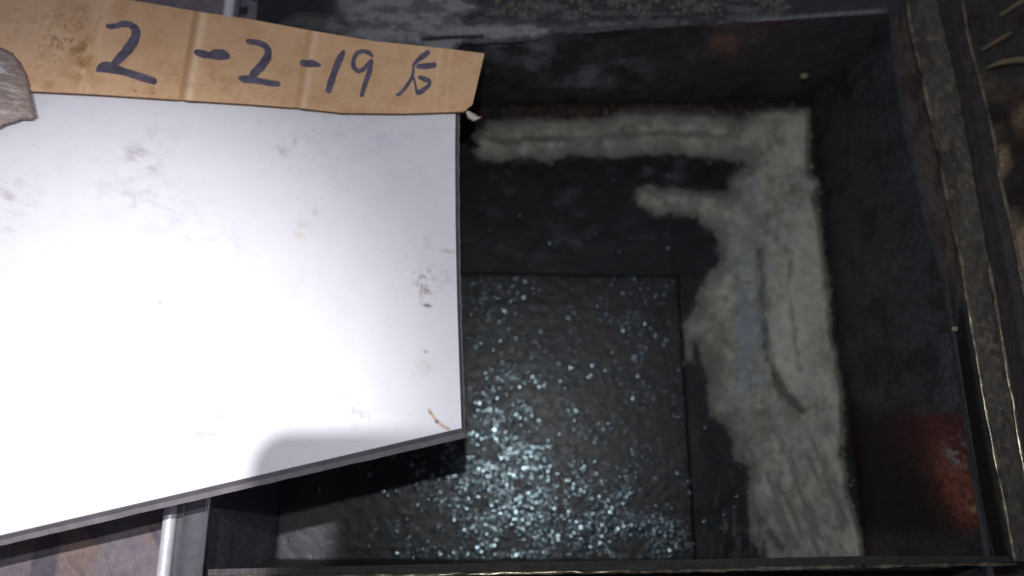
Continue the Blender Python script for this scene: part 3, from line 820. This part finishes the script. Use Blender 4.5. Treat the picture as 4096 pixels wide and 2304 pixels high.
# underside and cut edge
per = [(0, i) for i in range(0, 620)] + [(j, 619) for j in range(1, 110)] + [(109, i) for i in range(618, -1, -1)] + [(j, 0) for j in range(108, 0, -1)]
top_r = np.array([Pc[j, i] for j, i in per]); low = top_r.copy(); low[:, 2] = ZB + .0008 + .0004 * np.sin(np.arange(len(per)) * .3)
out = top_r.copy(); 
pxp, pyp = proj(top_r)
mid = at(pxp, pyp + 4 * (np.array([j for j, i in per]) == 109), (top_r[:, 2] + low[:, 2]) / 2)
low2 = low + (mid - top_r) * np.array([1, 1, 0])
V = np.concatenate([top_r, mid, low2]); n = len(per)
faces = [(k * n + i, k * n + (i + 1) % n, (k + 1) * n + (i + 1) % n, (k + 1) * n + i) for k in range(2) for i in range(n)]
faces.append(tuple(2 * n + i for i in range(n)))
me = mesh_from(V, faces)
bm = bmesh.new(); bm.from_mesh(me); bmesh.ops.recalc_face_normals(bm, faces=bm.faces); bm.to_mesh(me); bm.free()
link("cut_edge", me, M['cardedge'], card)

def ribbon(strokes, seed):
    V = []; Fc = []
    for k, st in enumerate(strokes):
        Q = np.array(st, float)
        s = np.concatenate([[0], np.cumsum(np.hypot(*np.diff(Q[:, :2], axis=0).T))])
        m_ = max(6, int(s[-1] / 3.0)); t = np.linspace(0, s[-1], m_)
        x = np.interp(t, s, Q[:, 0]); y = np.interp(t, s, Q[:, 1]); wd = np.interp(t, s, Q[:, 2]) * 1.22
        for _ in range(4):                       # round the corners of the polyline
            x[1:-1] = (x[:-2] + 2 * x[1:-1] + x[2:]) / 4; y[1:-1] = (y[:-2] + 2 * y[1:-1] + y[2:]) / 4
            wd[1:-1] = (wd[:-2] + 2 * wd[1:-1] + wd[2:]) / 4
        capw = np.minimum(1, np.sqrt(np.maximum(0, np.minimum(t, s[-1] - t) / (wd * .45 + 1e-6))) + .15)
        wd = wd * capw * (1 + .10 * (fbm(t / 14, np.full(m_, k * 3.3 + seed), 2, 241) - .5) * 2)
        tx = np.gradient(x); ty = np.gradient(y); l_ = np.hypot(tx, ty) + 1e-9
        nx, ny = -ty / l_, tx / l_
        b0 = len(V); W_ = 5
        for i in range(m_):
            for j in range(W_):
                q = (j / (W_ - 1) - .5) * wd[i]
                xx, yy = x[i] + nx[i] * q, y[i] + ny[i] * q
                V.append((xx, yy, k))
        for i in range(m_ - 1):
            for j in range(W_ - 1):
                Fc.append((b0 + i * W_ + j, b0 + i * W_ + j + 1, b0 + (i + 1) * W_ + j + 1, b0 + (i + 1) * W_ + j))
    V = np.array(V)
    P = at(V[:, 0], V[:, 1], card_h(V[:, 0], V[:, 1]) + .00022 + .00005 * V[:, 2])
    return flip_to(mesh_from(P, Fc), (0, 0, 1))
K = .414
def c1(*pts): return [(x * K, y * K, w_ * K) for x, y, w_ in pts]
def c2(*pts): return [(1000 + x * K, y * K, w_ * K) for x, y, w_ in pts]
two_a = [c1((1022, 242, 34), (1060, 258, 40), (1130, 248, 42), (1190, 228, 52), (1260, 238, 52), (1308, 275, 62), (1318, 335, 76), (1285, 410, 80), (1225, 490, 80), (1160, 560, 72), (1105, 615, 60), (1075, 655, 40)),
         c1((925, 688, 24), (980, 655, 80), (1030, 645, 90), (1090, 662, 84), (1200, 692, 58), (1350, 740, 62), (1450, 772, 62), (1515, 798, 46))]
dash_a = [c1((1875, 492, 34), (1930, 515, 62), (2020, 535, 56), (2080, 525, 82), (2150, 528, 84), (2200, 545, 60), (2225, 555, 24))]
two_b = [c2((-40, 388, 34), (0, 403, 46), (80, 412, 48), (150, 442, 50), (180, 492, 56), (165, 560, 68), (110, 640, 72), (50, 700, 66), (5, 745, 50)),
         c2((-115, 745, 22), (-60, 765, 62), (0, 765, 62), (100, 785, 48), (200, 805, 48), (295, 812, 42))]
dash_b = [c2((480, 600, 52), (540, 615, 54), (600, 612, 64), (650, 625, 42), (688, 632, 14))]
one = [c2((912, 485, 26), (870, 560, 58), (820, 680, 56), (780, 800, 56), (752, 900, 48))]
nine = [c2((1190, 552, 22), (1150, 508, 38), (1090, 492, 34), (1030, 515, 38), (998, 580, 36), (1000, 650, 36), (1045, 692, 36), (1100, 668, 34), (1150, 610, 32), (1178, 568, 20)),
        c2((1180, 575, 26), (1152, 700, 42), (1112, 810, 40), (1075, 938, 34))]
hou = [c2((1735, 495, 44), (1670, 542, 46), (1610, 592, 30), (1580, 625, 24), (1578, 700, 22), (1560, 760, 28), (1500, 850, 30), (1440, 915, 26), (1408, 915, 26)),
       c2((1605, 640, 44), (1700, 640, 46), (1803, 625, 46)),
       c2((1622, 740, 26), (1690, 765, 44), (1738, 782, 34), (1730, 825, 30), (1655, 885, 44), (1600, 900, 44)),
       c2((1580, 740, 16), (1600, 830, 18), (1612, 895, 26))]
for nm, s_, lb in (("written_digit", two_a, "large handwritten 2 in dark marker at the left"), ("written_dash", dash_a, "handwritten dash crossing the stronger fold"), ("written_digit", two_b, "second handwritten 2 between the two dashes"),
                   ("written_dash", dash_b, "handwritten dash before the 19"), ("written_digit", one, "handwritten slanting 1"), ("written_digit", nine, "handwritten 9"), ("written_character", hou, "handwritten character 后 near the right end")):
    tag(link(nm, ribbon(s_, len(nm)), M['ink'], card), lb)
# torn paper flap at the corner
ua, va = np.meshgrid(np.linspace(0, 1, 14), np.linspace(-1, 1, 8))
cx = np.interp(ua, [0, .4, .8, 1], [1866, 1884, 1905, 1922]); cy = np.interp(ua, [0, .4, .8, 1], [446, 464, 476, 470])
wd = np.interp(ua, [0, .3, .7, 1], [7, 15, 15, 7]) * (1 + .35 * (fbm(ua * 6, va * 2, 3, 251) - .5))
Pt = at(cx + va * wd * .55, cy - va * wd * .8, .052 + .004 * (1 - va ** 2) - .006 * ua)
link("torn_flap", flip_to(grid_mesh(Pt), (0, 0, 1)), M['torn'], card)

# ------------------------------------------------------------------ grey lump of unknown kind over the cardboard at the left edge
lp = [(-420, 250), (-300, 190), (-150, 170), (0, 190), (45, 213), (85, 258), (108, 306), (120, 350), (128, 400), (138, 440), (143, 468), (124, 482), (100, 478), (78, 482), (52, 490), (25, 499), (0, 511), (-120, 545), (-300, 540), (-420, 450)]
xs = np.arange(-440, 165, 5.0); ys = np.arange(150, 570, 5.0)
X, Y = np.meshgrid(xs, ys)
s = sdist(X, Y, lp) + 5 * (fbm(X / 12, Y / 12, 3, 261) - .5) * smooth(420, 460, Y)
h = np.sqrt(np.clip(s, 0, 110) / 110.0)
h = h * (1.0 - .25 * smooth(0, 110, s) * 0)
Z = ZC + .0010 + .013 * h + .0016 * (fbm(X / 60, Y / 14, 4, 263) - .5) * smooth(0, 20, s)
keep = (s[:-1, :-1] > -3) & (s[1:, 1:] > -3)
P = at(X, Y, Z)
c = np.broadcast_to(np.array([.27, .215, .185]), P.shape).copy()
ns = fbm(X / 60, (Y - X * .2) / 9, 4, 265)
c = mixc(c, (.42, .38, .355), smooth(.5, .72, ns) * .7)
c = mixc(c, (.5, .5, .48), blob(X, Y, 5, 270, 45, 40) * smooth(.45, .65, ns))
c = mixc(c, (.20, .14, .115), smooth(14, 4, s) * .5)
lump = tag(link("grey_lump", flip_to(grid_mesh(P, c, keep), (0, 0, 1)), M['lump']), "rounded streaky grey lump pressing on the left end of the cardboard", "plain_lump")
m_ = lump.modifiers.new("thick", 'SOLIDIFY'); m_.thickness = .002; m_.offset = -1

# ------------------------------------------------------------------ dry straws and chips at the right
def straw(pts, r, label, z=-.030):
    P3 = np.array([at(x, y, z + dz) for x, y, dz in pts])
    return tag(link("dry_straw", tube_mesh(P3, r, 8, .3, len(pts), step=.004), M['straw']), label, "straw", "dry straws on the dirt ground")
straw([(3948, 270, .008), (3995, 252, .010), (4040, 243, .011), (4110, 236, .008)], [.0008, .0030, .0034, .0030], "thick pale straw stub lying level beside the outer ridge")
straw([(3925, 200, .004), (3985, 165, .006), (4045, 130, .006)], [.0012, .0019, .0014], "thin dull straw slanting up just above the thick stub")
straw([(4000, 62, .004), (4060, 22, .008), (4130, -20, .008)], [.0014, .0022, .0018], "dull straw slanting out at the upper right corner")
def chip(X, Y, z, r, label, seed):
    rs = random.Random(seed)
    bm = bmesh.new(); bmesh.ops.create_icosphere(bm, subdivisions=2, radius=r)
    for v in bm.verts:
        v.co *= 1 + rs.uniform(-.22, .22); v.co.z *= .55; v.co.x *= 1.25
        v.co += Vector(at(X, Y, z))
    me = bpy.data.meshes.new("chip"); bm.to_mesh(me); bm.free()
    return tag(link("yellow_chip", me, M['chip'], smooth_shade=False), label, "chip", "pale yellow chips on the pit walls")
chip(3216, 303, -.090, .0030, "pale yellow chip stuck on the back wall near its corner", 1)
chip(3818, 1315, .001, .0022, "small pale yellow chip on the top edge of the wall beside the black groove", 2)

# ------------------------------------------------------------------ dark slab added out of view to cast the rounded shadow on the board
TL = np.array([-0.205, -0.070, 0.65])
sh = at(1012, 1716, ZB)
ctr = TL + (sh - TL) * ((0.65 - 0.575) / (0.65 - ZB))
W_, H_, R_ = 0.075, 0.150, 0.0034
bm = bmesh.new()
prof = []
for (qx, qy, a0) in ((W_ - R_, -R_, 0), (R_, -R_, 90), (R_, -H_ + R_, 180), (W_ - R_, -H_ + R_, 270)):
    for k in range(9):
        an = math.radians(a0 + 90 * k / 8)
        prof.append((ctr[0] + qx + R_ * math.cos(an), ctr[1] + qy + R_ * math.sin(an)))
lo = [bm.verts.new((x, y, ctr[2])) for x, y in prof]
f = bm.faces.new(lo)
ex = bmesh.ops.extrude_face_region(bm, geom=[f])
for v in ex['geom']:
    if isinstance(v, bmesh.types.BMVert): v.co.z += .008
bmesh.ops.recalc_face_normals(bm, faces=bm.faces)
bmesh.ops.bevel(bm, geom=[e for e in bm.edges if abs(e.verts[0].co.z - e.verts[1].co.z) < 1e-6], offset=.0015, segments=2, affect='EDGES')
me = bpy.data.meshes.new("slab"); bm.to_mesh(me); bm.free()
M['case'] = material("dark_slab", base=(.03, .03, .032), attr=False, rough=.45, vary=.1)
slab_root = thing("shadow_slab", tuple(ctr + np.array([W_ / 2, -H_ / 2, 0])), "unseen dark slab added above the board, casting the rounded shadow on its lower edge", "shadow_slab")
link("case", me, M['case'], slab_root, smooth_shade=False)
link("slab_plate", box_mesh(ctr[0] + .003, ctr[0] + W_ - .003, ctr[1] - H_ + .006, ctr[1] - .006, ctr[2] + .0078, ctr[2] + .0084, .0002), M['case'], slab_root, smooth_shade=False)
link("lens", tube_mesh([(ctr[0] + W_ - .014, ctr[1] - .014, ctr[2] - .0022), (ctr[0] + W_ - .014, ctr[1] - .014, ctr[2] + .001), (ctr[0] + W_ - .0139, ctr[1] - .014, ctr[2] + .002)], .006, 20), M['case'], slab_root)  # lens-shaped disc on the added slab
